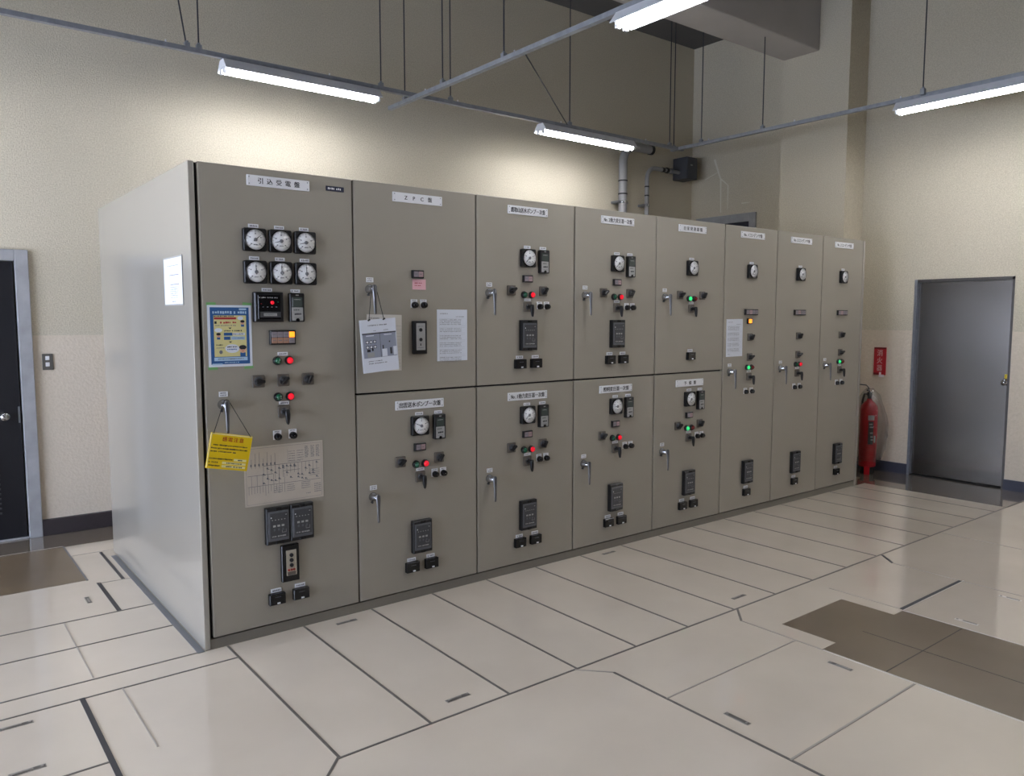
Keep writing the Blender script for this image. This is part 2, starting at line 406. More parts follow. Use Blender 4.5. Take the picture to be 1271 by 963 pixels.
w = MB(); ys = [YF] + [q for p in WIN for q in p] + [YB]
for i in range(0, len(ys), 2): w.box(XL-.2, ys[i], 0, XL, ys[i+1], ZC, M['rear'])
for a, b in WIN: w.box(XL-.2, a, 0, XL, b, .5, M['rear']); w.box(XL-.2, a, 2.2, XL, b, ZC, M['rear'])
struct('wall_left', w)
for i, (a, b) in enumerate(WIN):
    e = MB()
    for q in ((a, .5, b, .55), (a, 2.15, b, 2.2), (a, .5, a+.05, 2.2), (b-.05, .5, b, 2.2), ((a+b)/2-.03, .5, (a+b)/2+.03, 2.2)):
        e.box(XL-.12, q[0], q[1], XL-.06, q[2], q[3], M['steel'])
    wn = struct('window_%d' % (i+1), e)
    e = MB(); e.box(XL-.10, a+.04, .54, XL-.09, b-.04, 2.16, M['glow']); struct('pane', e, wn)
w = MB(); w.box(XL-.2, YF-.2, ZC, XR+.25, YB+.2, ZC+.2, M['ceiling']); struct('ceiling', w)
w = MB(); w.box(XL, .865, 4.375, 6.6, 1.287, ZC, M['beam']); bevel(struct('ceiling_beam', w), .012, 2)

# baseboards
b = MB(); b.box(-.425, YB-.032, 0, 6.0, YB, .121, M['base']); bevel(struct('baseboard_back', b))
b = MB(); b.box(XR-.02, DY1-.005, 0, XR, .53, .108, M['base2']); b.box(XR-.02, YF, 0, XR, DY0+.0, .098, M['base2']); struct('baseboard_right', b)

# plaster drips on the right wall above the cabinets
b = MB()
for (y0, z0, y1, z1, ww) in ((2.46, 3.56, 2.36, 3.30, .03), (2.36, 3.31, 2.35, 2.9, .022), (2.36, 3.31, 2.25, 3.22, .018), (2.25, 3.22, 2.25, 2.93, .016), (2.60, 3.33, 2.40, 3.40, .012), (2.05, 2.98, 1.93, 2.98, .014)):
    d = Vector((0, y1-y0, z1-z0)); n = Vector((0, -d.z, d.y)).normalized()*ww/2
    SN[0] += 1; xx = XR-.0010-.00004*(SN[0] % 12); p = Vector((xx, y0, z0)); q = Vector((xx, y1, z1))
    b.add([p-n, p+n, q+n*.5, q-n*.5], [(0, 1, 2, 3)], M['stain'])
struct('wall_right_drips', b)

# ------------------------------------------------------------------ doors
# door_1: black door in a worn grey frame, back wall
d = bpy.data.objects.new('door_1', None); COL.objects.link(d); d['kind'] = 'structure'; d['label'] = 'black painted door in a worn grey frame on the back wall'
b = MB(); b.box(-.442, YB-.035, 0, -.358, YB+.06, 2.085, M['frame']); b.box(-1.44, YB-.035, 2.005, -.442, YB+.06, 2.085, M['frame']); b.box(-1.44, YB-.035, 0, -1.36, YB+.06, 2.005, M['frame'])
b.box(-1.36, YB-.02, 0, -.442, YB+.06, .012, M['frame'])
bevel(struct('door_frame', b, d), .004)
b = MB(); b.box(-1.355, YB+.0, .014, -.452, YB+.045, 2.0, M['doorblack']); lf = struct('leaf', b, d)
b = MB(); b.lathe([(.028, 0), (.03, -.006), (.012, -.012), (.012, -.035), (.03, -.05), (.033, -.065), (.024, -.08), (.004, -.083)], M['chrome'], (-.555, YB, .905)); struct('door_knob', b, lf)
b = MB(); b.box(-.468, YB-.004, .85, -.456, YB+.002, .968, M['steel']); struct('latch_plate', b, lf)
b = MB()
for k in range(12):
    z = .2+k*.035
    b.box(-1.2, YB-.012, z, -.60, YB+.002, z+.012, M['dgrey'], None)
struct('vent_louver', b, lf)
# door_2: brushed steel door on the right wall
d = bpy.data.objects.new('door_2', None); COL.objects.link(d); d['kind'] = 'structure'; d['label'] = 'brushed stainless steel door on the right wall'
b = MB()
b.box(XR-.006, DY1-.028, 0, XR+.09, DY1, DZ, M['steel']); b.box(XR-.004, DY0, 0, XR+.09, DY0+.02, DZ, M['darkframe']); b.box(XR-.004, DY0, DZ-.028, XR+.09, DY1, DZ, M['darkframe'])
b.box(XR-.0, DY0, 0, XR+.09, DY1, .006, M['gasket'])
struct('door_frame', b, d)
b = MB(); b.box(XR+.035, DY0+.022, .018, XR+.075, DY1-.030, DZ-.031, M['brushed']); lf = struct('leaf', b, d)
b = MB(); kx, ky = XR+.035, -.905
b.lathe([(.026, 0), (.027, -.006), (.011, -.012), (.011, -.035), (.025, -.045), (.03, -.058), (.022, -.072), (.003, -.075)], M['chrome'], (kx, ky, 1.005), 'x'); struct('door_knob', b, lf)
b = MB(); b.cbox(kx-.005, ky-.002, 1.058, .01, .03, .04, M['brass']); b.cyl((kx-.01, ky, 1.06), (kx-.018, ky, 1.06), .009, m=M['brass']); struct('lock_plate', b, lf)
# door_3: dark opening behind the cabinets, right wall
d = bpy.data.objects.new('door_3', None); COL.objects.link(d); d['kind'] = 'structure'; d['label'] = 'dark door in a grey frame on the right wall behind the cabinets'
b = MB(); b.box(XR-.03, 1.83, 0, XR, 1.92, 2.855, M['frame']); b.box(XR-.03, 2.62, 0, XR, 2.71, 2.855, M['frame']); b.box(XR-.03, 1.92, 2.755, XR, 2.62, 2.855, M['frame']); bevel(struct('door_frame', b, d))
b = MB(); b.box(XR-.012, 1.92, 0, XR, 2.62, 2.755, M['navydark']); struct('leaf', b, d)

# ------------------------------------------------------------------ switchgear devices (front face of doors is y = 0, outwards is -y)
CACHE = {}
def cm(key, fn):
    if key not in CACHE:
        b = MB(); fn(b); CACHE[key] = b.mesh(key)
    return CACHE[key]
ZO = .0205
def name_tag(P, x, z, w=.05, h=.017, seed=0, rows=1):
    def fn(b):
        b.rbox(0, 0, w, h, .001, 0, -.003, M['white'], .0005, seg=1)
        for r in range(rows):
            zz = (r-(rows-1)/2)*-h*.42
            b.words(-w*.36, w*.36, zz, h*(.42 if rows == 1 else .26), -.0034, M['inkgrey'], seed*7+r, h*(.42 if rows == 1 else .28))
    return put('name_tag', cm('name_tag_%g_%g_%d_%d' % (w, h, seed % 4, rows), fn), P, (x, 0, z+ZO))
def analog_meter(P, x, z, ang, seed=0, s=1.0):
    def body(b):
        b.rbox(0, 0, .112*s, .110*s, .009, 0, -.022, M['black'], .003)
        b.lathe([(.053*s, -.020), (.053*s, -.026), (.049*s, -.029), (.049*s, -.022)], M['black2'], cap=False, n=28)
    def dial(b):
        R = .0495*s
        b.lathe([(R, -.024), (R, -.0265), (.001, -.0268)], M['dial'], cap=False, n=28)
        for k in range(13):
            a = math.radians(225-k*22.5); L = .007 if k % 3 else .012
            b.line((R-.004)*math.cos(a), (R-.004)*math.sin(a), (R-.004-L)*math.cos(a), (R-.004-L)*math.sin(a), .0013 if k % 3 else .0022, -.0272, M['inkgrey'])
        for k in range(0, 13, 3):
            a = math.radians(225-k*22.5)
            b.rect(-.0035, -.0025, .0035, .0025, -.0272, M['inkgrey'], 0, ((R-.021)*math.cos(a), (R-.021)*math.sin(a)))
        b.words(-.01, .01, -.024*s, .006, -.0272, M['inkgrey'], seed % 3)
    def ndl(b):
        b.add([(-.011, 0, -.0026), (-.011, 0, .0026), (.036*s, 0, .0007), (.036*s, 0, -.0007)], [(0, 1, 2, 3)], M['ink'])
        b.add([(-.011, .001, -.0026), (-.011, .001, .0026), (.036*s, .001, .0007), (.036*s, .001, -.0007)], [(3, 2, 1, 0)], M['ink'])
        b.lathe([(.009, .0005), (.009, -.002), (.006, -.003), (.001, -.003)], M['hub'], cap=False, n=14)
    o = put('analog_meter', cm('analog_meter_%g' % s, body), P, (x, 0, z+ZO))
    put('dial', cm('dial_%g_%d' % (s, seed % 3), dial), o); put('needle', cm('needle_%g' % s, ndl), o, (0, -.0285, 0), roty=-math.radians(ang))
    return o
def digital_meter(P, x, z):
    def body(b):
        b.rbox(0, 0, .076, .143, .006, 0, -.024, M['black'], .003)
        b.cyl((0, -.024, -.062), (0, -.028, -.062), .009, m=M['black2'], n=14); b.rect(-.008, .059, .008, .064, -.0242, M['lgrey'])
    def scr(b): b.rbox(0, .027, .052, .048, .002, -.020, -.0252, M['screen'], .001, seg=1); b.words(-.018, .018, .04, .004, -.0256, M['lgrey'], 3)
    def lab(b):
        b.rbox(0, -.032, .058, .066, .002, -.020, -.0252, M['lgrey'], .001, seg=1)
        b.words(-.02, .012, -.012, .008, -.0256, M['dgrey'], 1); b.words(-.016, .02, -.032, .010, -.0256, M['ink'], 2); b.words(-.02, .02, -.049, .004, -.0256, M['inkgrey'], 5)
    o = put('digital_meter', cm('digital_meter', body), P, (x, 0, z+ZO))
    put('display', cm('dm_display', scr), o); put('face_label', cm('dm_label', lab), o); return o
def lamp(P, x, z, m):
    def bz(b): b.lathe([(.0225, 0), (.0225, -.008), (.019, -.016), (.0165, -.018), (.0165, -.010), (.001, -.010)], M['black'], n=18, cap=False)
    def ln(b): b.lathe([(.0165, -.010), (.0165, -.017), (.014, -.024), (.009, -.029), (.001, -.031)], M[m], n=16, cap=False)
    o = put('indicator_lamp', cm('indicator_lamp', bz), P, (x, 0, z+ZO)); l = put('lens', cm('lens_'+m, ln), o)
    l['label'] = {'green_off': 'unlit dark green lens', 'green_on': 'lit green lens', 'red_on': 'lit red lens', 'red_off': 'unlit dark red lens'}[m]
    return o
def rotary(P, x, z, ang=50):
    def pl(b):
        b.rbox(0, 0, .062, .061, .006, 0, -.010, M['switchplate'], .002)
        b.lathe([(.024, -.009), (.023, -.013), (.001, -.013)], M['dgrey'], cap=False, n=18)
    def kn(b):
        b.lathe([(.017, 0), (.015, -.016), (.001, -.016)], M['black'], cap=False, n=16)
        b.rbox(0, 0, .046, .015, .006, -.004, -.032, M['black'], .003)
    o = put('rotary_switch', cm('rotary_switch', pl), P, (x, 0, z+ZO)); put('knob', cm('rs_knob', kn), o, (0, -.012, 0), roty=-math.radians(ang)); return o
def pistol(P, x, z):
    def pl(b):
        b.rbox(0, 0, .062, .061, .006, 0, -.010, M['switchplate'], .002); b.lathe([(.02, -.009), (.018, -.013), (.001, -.013)], M['dgrey'], cap=False, n=18)
        b.rect(-.012, .006, .006, .012, -.0132, M['lgrey'])
    def gr(b):
        b.cyl((0, 0, 0), (0, -.036, 0), .013, .012, M['black'], 14)
        R = []
        for t, (z_, hw, hd) in enumerate(((.014, .009, .007), (.008, .014, .011), (-.012, .014, .012), (-.035, .012, .010), (-.055, .008, .007), (-.062, .003, .003))):
            R.append([(hw*math.cos(2*PI*k/10), -.036+hd*math.sin(2*PI*k/10)-.006*t/5, z_) for k in range(10)])
        b.loft(R, M['black'])
    o = put('control_switch', cm('control_switch', pl), P, (x, 0, z+ZO)); put('pistol_grip', cm('pistol_grip', gr), o, (0, -.012, 0)); return o
def button(P, x, z, seed=0):
    def pl(b): b.rbox(0, .008, .042, .046, .001, 0, -.003, M['white'], .0005, seg=1); b.words(-.014, .014, .025, .005, -.0034, M['inkgrey'], seed % 3)
    def bt(b): b.lathe([(.0185, -.002), (.0185, -.012), (.0165, -.018), (.0155, -.026), (.013, -.028), (.001, -.0275)], M['black2'], n=18, cap=False)
    o = put('push_button', cm('push_button_%d' % (seed % 3), pl), P, (x, 0, z+ZO)); put('button_cap', cm('button_cap', bt), o); return o
def handle(P, x, z, seed=0):
    def bs(b): b.lathe([(.025, 0), (.025, -.010), (.021, -.022), (.017, -.040), (.013, -.046), (.010, -.060), (.001, -.060)], M['chrome'], n=20, cap=False); b.cyl((-.008, 0, -.030), (-.008, -.012, -.030), .006, m=M['dgrey'], n=10)
    def lv(b):
        R = []
        for (z_, hw, hd, yy) in ((.022, .008, .006, -.061), (.014, .0145, .010, -.061), (-.012, .0135, .010, -.062), (-.05, .0095, .007, -.064), (-.115, .0075, .006, -.065), (-.128, .0068, .0055, -.065), (-.133, .003, .003, -.065)):
            R.append([(hw*math.cos(2*PI*k/12), yy+hd*math.sin(2*PI*k/12), z_) for k in range(12)])
        b.loft(R, M['lever'])
    o = put('door_handle', cm('door_handle', bs), P, (x, 0, z+ZO)); put('lever', cm('lever', lv), o)
    name_tag(P, x+.004, z+.05, .042, .025, seed, 2); return o
def relay(P, x, z, w=.126):
    def bd(b):
        b.rbox(0, 0, w, .188, .004, 0, -.028, M['black'], .004); b.rbox(0, .086, .03, .012, .002, -.02, -.031, M['black2'], .001, seg=1); b.rbox(0, -.086, .03, .012, .002, -.02, -.031, M['black2'], .001, seg=1)
    def fc(b):
        b.rbox(0, 0, w-.018, .152, .003, -.02, -.0305, M['slate'], .0015, seg=2)
        b.rbox(.002, .002, w-.032, .128, .002, -.02, -.0312, M['dgrey'], .0006, seg=1)
        y = -.0317
        for k in range(5): b.rect(-.036+k*.016, .030, -.030+k*.016, .034, y, M['lgrey'])
        b.rect(-.041, .042, -.036, .048, y, M['white']); b.rect(.034, .052, .042, .056, y, M['lgrey'])
        for k in range(3): b.rect(-.03+k*.022, -.004, -.016+k*.022, .006, y, M['lgrey']); b.rect(-.028+k*.022, -.024, -.018+k*.022, -.012, y, M['slate'])
        b.words(-.036, .036, -.052, .008, y, M['lgrey'], 4, .006)
        for (a, c, e, g) in ((.016, -.036, .036, -.0345), (.016, -.020, .0175, -.036), (.036, -.036, .0375, -.020)): b.rect(min(a, e), min(c, g), max(a, e), max(c, g), y, M['lgrey'])
    o = put('protection_relay', cm('protection_relay_%g' % w, bd), P, (x, 0, z+ZO)); put('face_panel', cm('relay_face_%g' % w, fc), o); return o
def terminal(P, x, z, seed=0):
    def bd(b): b.rbox(0, 0, .084, .057, .003, 0, -.024, M['black2'], .003); b.rect(-.016, .010, .016, .014, -.0243, M['dgrey'])
    def lt(b): b.rbox(.004, -.020, .016, .008, .001, -.02, -.027, M['white'], .001, seg=1)
    o = put('test_terminal', cm('test_terminal', bd), P, (x, 0, z+ZO)); put('latch', cm('tt_latch', lt), o)
    name_tag(P, x, z+.041, .055, .020, seed); return o
def legend(P, x, z, w, h, tiles):
    """tiles: rows of material names"""
    def bd(b): b.rbox(0, 0, w, h, .003, 0, -.016, M['black'], .002)
    o = put('annunciator', cm('annunciator_%g_%g' % (w, h), bd), P, (x, 0, z+ZO))
    nr = len(tiles); nc = len(tiles[0]); tw = (w-.012)/nc; th = (h-.012)/nr
    for r in range(nr):
        for c in range(nc):
            m = tiles[r][c]
            def tf(b):
                b.rbox(0, 0, tw-.002, th-.002, .001, -.012, -.0185, M[m], .001, seg=1)
                if m != 'litorange': b.words(-tw*.32, tw*.32, 0, min(th*.3, .006), -.0189, M['inkgrey'], r+c, .006)
            t = put('legend_tile', cm('tile_%g_%g_%s_%d' % (tw, th, m, (r+c) % 3), tf), o, ((c-(nc-1)/2)*tw, 0, ((nr-1)/2-r)*th))
            if m == 'litorange': t['label'] = 'lit orange legend window'
    return o
def nameplate(P, x, z, txt, h, width, w=.316):
    b = MB(); b.rbox(0, 0, w, .051, .003, 0, -.005, M['white'], .001)
    o = put('nameplate', b, P, (x, 0, z+ZO))
    def sf(b): b.cyl((0, -.0045, 0), (0, -.0065, 0), .003, m=M['steel'], n=8)
    for sx in (-1, 1):
        for sz in (-1, 1): put('screw', cm('screw', sf), o, (sx*(w/2-.011), 0, sz*.016))
    text('lettering', txt, h, width, o, (0, -.0056, 0), M['ink'])
    return o

# ------------------------------------------------------------------ cabinets
D = 2.037; HT = 2.3205; ZD = .057; ZM = 1.1957
XS = [0, .790, 1.579, 2.362, 3.148, 3.934, 4.630, 5.322, 6.012]
LBL = ['leftmost tall grey switchgear cabinet with six dials and a poster, full-height door',
       'grey two-door switchgear cabinet whose upper door has no dial, hanging document on handle',
       'grey two-door switchgear cabinet third from the left, upper door with one dial',
       'grey two-door switchgear cabinet fourth from left, behind it two grey pipes rise',
       'grey two-door switchgear cabinet fifth from the left, both doors with lit green lamps',
       'grey full-height switchgear cabinet with a paper sheet and an orange lamp',
       'grey full-height switchgear cabinet second from the right end, lit red lamp',
       'rightmost narrow grey full-height switchgear cabinet at the end of the row']
cabs = []
for i in range(8):
    W = XS[i+1]-XS[i]
    c = thing('switchgear_cabinet', LBL[i], 'electrical cabinet', (XS[i], 0, 0), 0, 'switchgear cabinets in one row'); cabs.append(c)
    b = MB(); b.box(.001, .032, ZD-.007, W-.001, D, HT-.001, M['paint']); b.box(.001, .026, ZD-.007, W-.001, .032, HT-.004, M['gasket'])
    put('body', b, c)
    b = MB(); b.box(0 if i else -.028, .005, 0, W if i < 7 else W+.033, D-.02, ZD-.007, M['plinth']); put('plinth', b, c)
    g = .0045
    spans = [(ZD, HT)] if i in (0, 5, 6, 7) else [(ZD, ZM-.005), (ZM+.005, HT)]
    for (z0, z1) in spans:
        b = MB(); b.box(g+(.006 if i == 0 else 0), 0, z0, W-g, .026, z1, M['paint']); bevel(put('door', b, c), .004, 2)
    if i in (0, 7):
        b = MB(); x0, x1 = ((-.033, -.005) if i == 0 else (W+.002, W+.038)); b.box(x0, 0, .004, x1, D, HT, M['sidepaint']); bevel(put('end_panel', b, c), .004, 2)

def std(c, ci, up, title, th, tw, lampst, ang, srl=True, sr=True, full=True):
    """devices of one half-height door; up: upper door"""
    W = XS[ci+1]-XS[ci]; cx = W/2; o = 0
    if up: zn, zm, zs, zi, zsw, zl, zp, zb, zr, zt, zh = 2.235, 1.949, 1.932, 1.823, 1.750, 1.7245, 1.651, 1.653, 1.475, 1.299, 1.731
    else: zn, zm, zs, zi, zsw, zl, zp, zb, zr, zt, zh = 1.098, .977, .961, .855, .782, .757, .684, .686, .341, .170, .609
    nameplate(c, cx, zn, title, th, tw)
    analog_meter(c, cx-.006, zm, ang, ci); name_tag(c, cx-.006, zm+.067, .052, .018, ci)
    if srl: digital_meter(c, cx+.121, zs); name_tag(c, cx+.121, zs+.083, .052, .018, ci+1)
    if full: legend(c, cx-.006, zi, .073, .044, [['greytile', 'pinktile']])
    rotary(c, cx-.131, zsw, 40)
    if sr: rotary(c, cx+.123, zsw, 60)
    lamp(c, cx-.031, zl, lampst[0]); lamp(c, cx+.029, zl, lampst[1]); name_tag(c, cx-.002, zl-.031, .052, .017, ci+2)
    pistol(c, cx-.004, zp)
    if full:
        button(c, cx+.094, zb, ci); button(c, cx+.152, zb, ci+1)
        relay(c, cx-.004, zr)
        terminal(c, cx-.066, zt, ci); terminal(c, cx+.061, zt, ci+1)
    else: terminal(c, cx-.004, zt, ci)
    handle(c, .090, zh, ci)

# cabinet 1
c = cabs[0]
nameplate(c, .394, 2.240, '引込受電盤', .026, .230)
b = MB(); b.rbox(0, 0, .099, .025, .002, 0, -.004, M['navy'], .001); lp = put('maker_plate', b, c, (.691, 0, 2.241+ZO))
b = MB(); b.words(-.040, .040, 0, .011, -.0045, M['white'], 12, .0095); put('lettering', b, lp)
A6 = [(40, 195, 195), (93, 95, 92)]
for r, z in enumerate((1.957, 1.803)):
    for k, x in enumerate((.262, .390, .518)):
        analog_meter(c, x, z, A6[r][k], k+r); name_tag(c, x, z+.067, .050, .018, k+r)
b = MB(); b.rbox(0, 0, .146, .145, .004, 0, -.030, M['black'], .006); b.rbox(0, 0, .112, .118, .002, -.02, -.0315, M['black2'], .001, seg=1); br = put('ground_relay', b, c, (.320, 0, 1.635+ZO))
b = MB(); b.rbox(.004, -.036, .104, .027, .001, -.028, -.0325, M['dgrey'], .0005, seg=1); b.rect(-.030, -.043, .036, -.030, -.033, M['lgrey']); b.words(-.026, .032, -.0365, .006, -.0333, M['inkgrey'], 3); put('face_card', b, br)
b = MB(); b.lathe([(.009, -.030), (.009, -.034), (.006, -.037), (.001, -.038)], M['red_on'], (.014, 0, .022), n=14, cap=False); q = put('indicator_light', b, br); q['label'] = 'lit red light on black relay'
b = MB(); b.rbox(0, .022, .108, .066, .001, -.030, -.0319, M['black2'], .0003, seg=1); b.words(-.05, .045, .046, .006, -.0322, M['lgrey'], 5, .006)
for k in range(4): b.rect(-.036+k*.022, -.001, -.028+k*.022, .002, -.0322, M['inkgrey'])
b.rect(-.044, .014, -.038, .018, -.0322, M['red_off']); b.rect(.040, .022, .046, .028, -.0322, M['green_off']); put('face_panel', b, br)
name_tag(c, .320, 1.719, .052, .018, 1); digital_meter(c, .465, 1.634); name_tag(c, .465, 1.716, .05, .018, 2)
legend(c, .391, 1.486, .132, .071, [['greytile', 'greytile', 'greytile', 'litorange'], ['orangetile', 'orangetile', 'orangetile', 'greytile']])
name_tag(c, .392, 1.404, .052, .018, 3)
lamp(c, .362, 1.371, 'green_off'); lamp(c, .423, 1.371, 'red_on')
for x, a in ((.264, 0), (.390, 40), (.520, 60)): rotary(c, x, 1.273, a)
lamp(c, .362, 1.190, 'green_off'); lamp(c, .423, 1.190, 'red_on'); name_tag(c, .392, 1.158, .052, .018, 0); pistol(c, .390, 1.116)
button(c, .353, .991, 0); button(c, .433, .991, 1); handle(c, .090, 1.170, 0)
relay(c, .337, .544, .124); relay(c, .463, .545, .124)
b = MB(); b.rbox(0, 0, .092, .191, .004, 0, -.020, M['black2'], .003); tb = put('test_switch', b, c, (.398, 0, .338+ZO))
b = MB(); b.rbox(.004, .002, .054, .132, .002, -.012, -.0215, M['beige'], .001, seg=1)
for k in range(3): b.cyl((.003, -.021, .042-k*.026), (.003, -.028, .042-k*.026), .010, m=M['ink'], n=12)
for dx in (-.012, .003, .016): b.cyl((dx, -.022, -.034), (dx, -.026, -.034), .006, m=M['redwire'], n=10)
b.rect(-.018, -.062, .026, -.044, -.0222, M['switchplate']); put('face_panel', b, tb)
terminal(c, .325, .165, 0); terminal(c, .452, .166, 1)

# cabinet 2
c = cabs[1]
nameplate(c, .394, 2.236, 'ZPC盤', .025, .205)
legend(c, .386, 1.824, .073, .044, [['greytile', 'pinktile']])
button(c, .364, 1.654, 0); button(c, .424, 1.654, 1)
b = MB(); b.rbox(0, 0, .088, .184, .004, 0, -.020, M['black'], .003); tb = put('test_switch', b, c, (.392, 0, 1.474+ZO))
b = MB(); b.rbox(.002, .004, .058, .150, .002, -.012, -.0215, M['lgrey'], .001, seg=1)
for z in (.042, -.012): b.cyl((0, -.021, z), (0, -.026, z), .010, m=M['ink'], n=12)
b.words(-.018, .018, .062, .005, -.022, M['inkgrey'], 2); b.rect(-.003, -.046, .003, -.034, -.022, M['ink']); b.words(-.02, .016, -.058, .005, -.022, M['inkgrey'], 3); put('face_panel', b, tb)
handle(c, .088, 1.735, 1)
std(c, 1, False, '出雲送水ポンプ一次盤', .028, .275, ('green_off', 'red_on'), 158)
std(cabs[2], 2, True, '鷹取山送水ポンプ一次盤', .028, .272, ('green_off', 'red_on'), 222)
std(cabs[2], 2, False, 'No.1動力変圧器一次盤', .028, .272, ('green_off', 'red_on'), 215)
std(cabs[3], 3, True, 'No.2動力変圧器一次盤', .028, .270, ('green_off', 'red_on'), 222)
std(cabs[3], 3, False, '照明変圧器一次盤', .028, .250, ('green_off', 'red_on'), 182, sr=False)
std(cabs[4], 4, True, '自家発連絡盤', .026, .225, ('green_on', 'red_off'), 228, srl=False, full=False)
std(cabs[4], 4, False, '予備盤', .026, .165, ('green_on', 'red_off'), 225)
for i in (5, 6, 7):
    c = cabs[i]; W = XS[i+1]-XS[i]; cx = W/2
    nameplate(c, cx+.003, 2.236, 'No.%dコンデンサ盤' % (i-4), .027, .245)
    analog_meter(c, cx-.004, 1.952, 235, i); name_tag(c, cx-.004, 2.018, .052, .018, i)
    legend(c, cx, 1.629, .165, .046, [['greytile', 'pinktile', 'greytile', 'greytile']])
    if i == 5: legend(c, cx-.022, 1.557, .052, .046, [['litorange']])
    rotary(c, cx-.004, 1.429, 60); rotary(c, cx-.004, 1.269, 30)
    on = i != 6
    lamp(c, cx-.033, 1.185, 'green_on' if on else 'green_off'); lamp(c, cx+.024, 1.185, 'red_off' if on else 'red_on'); name_tag(c, cx-.005, 1.154, .052, .017, i)
    pistol(c, cx-.006, 1.109); button(c, cx-.045, .989, i); button(c, cx+.035, .989, i+1)
    handle(c, .085, 1.161, i); relay(c, cx-.004, .333); terminal(c, cx-.006, .164, i)

# ------------------------------------------------------------------ papers, signs and notes on the cabinets
def sheet(b, w, h, m, t=.0012): b.box(-w/2, -t, -h/2, w/2, 0, h/2, m)
# poster on cabinet 1
b = MB(); w, h = .208, .293; sheet(b, w, h, M['paper']); y = -.0016
b.rect(-.092, -.134, .092, .136, y, M['pblue'])
y2 = -.0020
b.words(-.080, .080, .112, .014, y2, M['plight'], 3, .011); b.rect(.045, .123, .080, .132, y2, M['plight'])
b.rect(-.076, -.098, .078, .098, y2, M['pyel']); b.rect(-.078, -.118, .080, -.101, y2, M['plight']); b.rect(-.088, -.138, -.040, -.130, y2, M['plight'])
y3 = -.0024
b.rect(-.074, .079, .030, .089, y3, M['pred']); b.words(-.074, .020, .094, .006, y3, M['ink'], 6); b.words(-.046, .030, .064, .010, y3, M['pred'], 5)
b.rect(-.072, .058, -.062, .070, y3, M['ink']); b.words(-.070, .030, .050, .005, y3, M['inkgrey'], 9)
b.rect(-.030, .002, .010, .016, y3, M['pblue']); b.rect(-.030, -.018, .0, -.003, y3, M['pblue']); b.rect(.004, -.018, .070, -.003, y3, M['plight']); b.rect(.012, .003, .070, .015, y3, M['paper'])
b.words(-.028, .060, .025, .007, y3, M['ink'], 8); b.words(.014, .064, .009, .008, y3, M['inkgrey'], 7); b.words(.008, .064, -.010, .006, y3, M['inkgrey'], 4)
b.ell(-.055, .028, .018, .010, y3, M['paper']); b.ell(.050, .085, .014, .009, y3, M['paper']); b.ell(.008, -.060, .034, .021, y3, M['paper'])
b.words(-.016, .032, -.052, .006, -.0028, M['ink'], 2); b.words(-.016, .030, -.064, .006, -.0028, M['pblue'], 3)
for (x, z, r) in ((.060, .064, .010), (-.055, .004, .010), (.058, -.064, .017)):
    b.rect(x-r*.75, z-r*2.0, x+r*.75, z-r*.9, y3, M['pblue']); b.ell(x, z, r, r*1.05, -.0027, M['skin']); b.ell(x, z+r*.55, r*1.05, r*.62, -.003, M['ink'])
    b.rect(x-r*.5, z-r*.1, x-r*.25, z+r*.1, -.003, M['ink']); b.rect(x+r*.25, z-r*.1, x+r*.5, z+r*.1, -.003, M['ink']); b.rect(x-r*.3, z-r*.55, x+r*.3, z-r*.42, -.003, M['pred'])
b.words(-.066, -.030, -.042, .006, y3, M['ink'], 5); b.words(-.066, -.030, -.056, .004, y3, M['inkgrey'], 6); b.ell(-.046, -.076, .008, .009, y3, M['inkgrey'])
for z in (.040, -.026): b.add([(-.008, y3, z), (.0, y3, z-.007), (.008, y3, z)], [(0, 1, 2)], M['ink'])
b.words(-.060, .060, -.109, .006, y3, M['inkgrey'], 1); b.words(-.03, .04, -.126, .005, y2, M['plight'], 2)
po = tag(put('safety_poster', b, None, (.135, -.001, 1.4965+ZO)), 'blue bordered poster with yellow panel and cartoon faces taped on the leftmost cabinet', 'poster')
for (x, z, r) in ((-.085, .150, .0), (.085, .150, .1), (-.085, -.150, .0), (.085, -.150, -.05)):
    t = MB(); t.box(-.022, -.0006, -.009, .022, 0, .009, M['tape']); put('green_tape', t, po, (x, -.0004, z), roty=r)
# circuit diagram sheet
b = MB(); w, h = .411, .297; sheet(b, w, h, M['paper_old']); y = -.0016; R = random.Random(5); I = M['inkgrey']
def hl(x0, x1, z, t=.0010): b.rect(x0, z-t, x1, z+t, y, I)
def vl(x, z0, z1, t=.0008): b.rect(x-t, z0, x+t, z1, y, I)
hl(-.11, .19, .048); hl(-.19, .19, -.050); hl(-.19, -.06, .004); hl(-.01, .08, .012)
for k in range(14):
    x = -.185+k*.014; vl(x, -.092+R.uniform(-.01, .01), -.052)
    if k % 2: vl(x, -.05, .002)
for k in range(15):
    x = -.11+k*.02; vl(x, .012+R.uniform(-.04, .0), .048)
    for j in range(2):
        z = R.uniform(-.04, .04); b.ell(x, z, .005, .005, y, I, 8); b.rect(x+.004, z-.006, x+.010, z-.003, y, I)
for k in range(7):
    vl(-.17+.02*k, .04, .085+R.uniform(0, .04)); b.rect(-.175+.02*k, .05, -.168+.02*k, .062, y, I)
for k in range(10): b.words(.02+(k % 2)*.045, .055+(k % 2)*.045, .060+.012*(k//2), .004, y, I, k)
b.rect(.015, .055, .016, .120, y, I); b.rect(.015, .0545, .085, .0555, y, I)
for j, x in enumerate((.108, .140, .168)):
    for k in range(9): b.words(x, x+.018, .070+k*.007, .005, y, I, 20+k+j, .004)
for k in range(4): b.words(-.06, -.02, -.062-.010*k, .004, y, I, 31+k, .004); b.words(.01, .05, -.062-.010*k, .004, y, I, 41+k, .004); b.words(.085, .135, -.058-.010*k, .004, y, I, 51+k, .004)
for k in range(5): b.words(.155, .192, -.075-.010*k, .005, y, I, 61+k, .004)
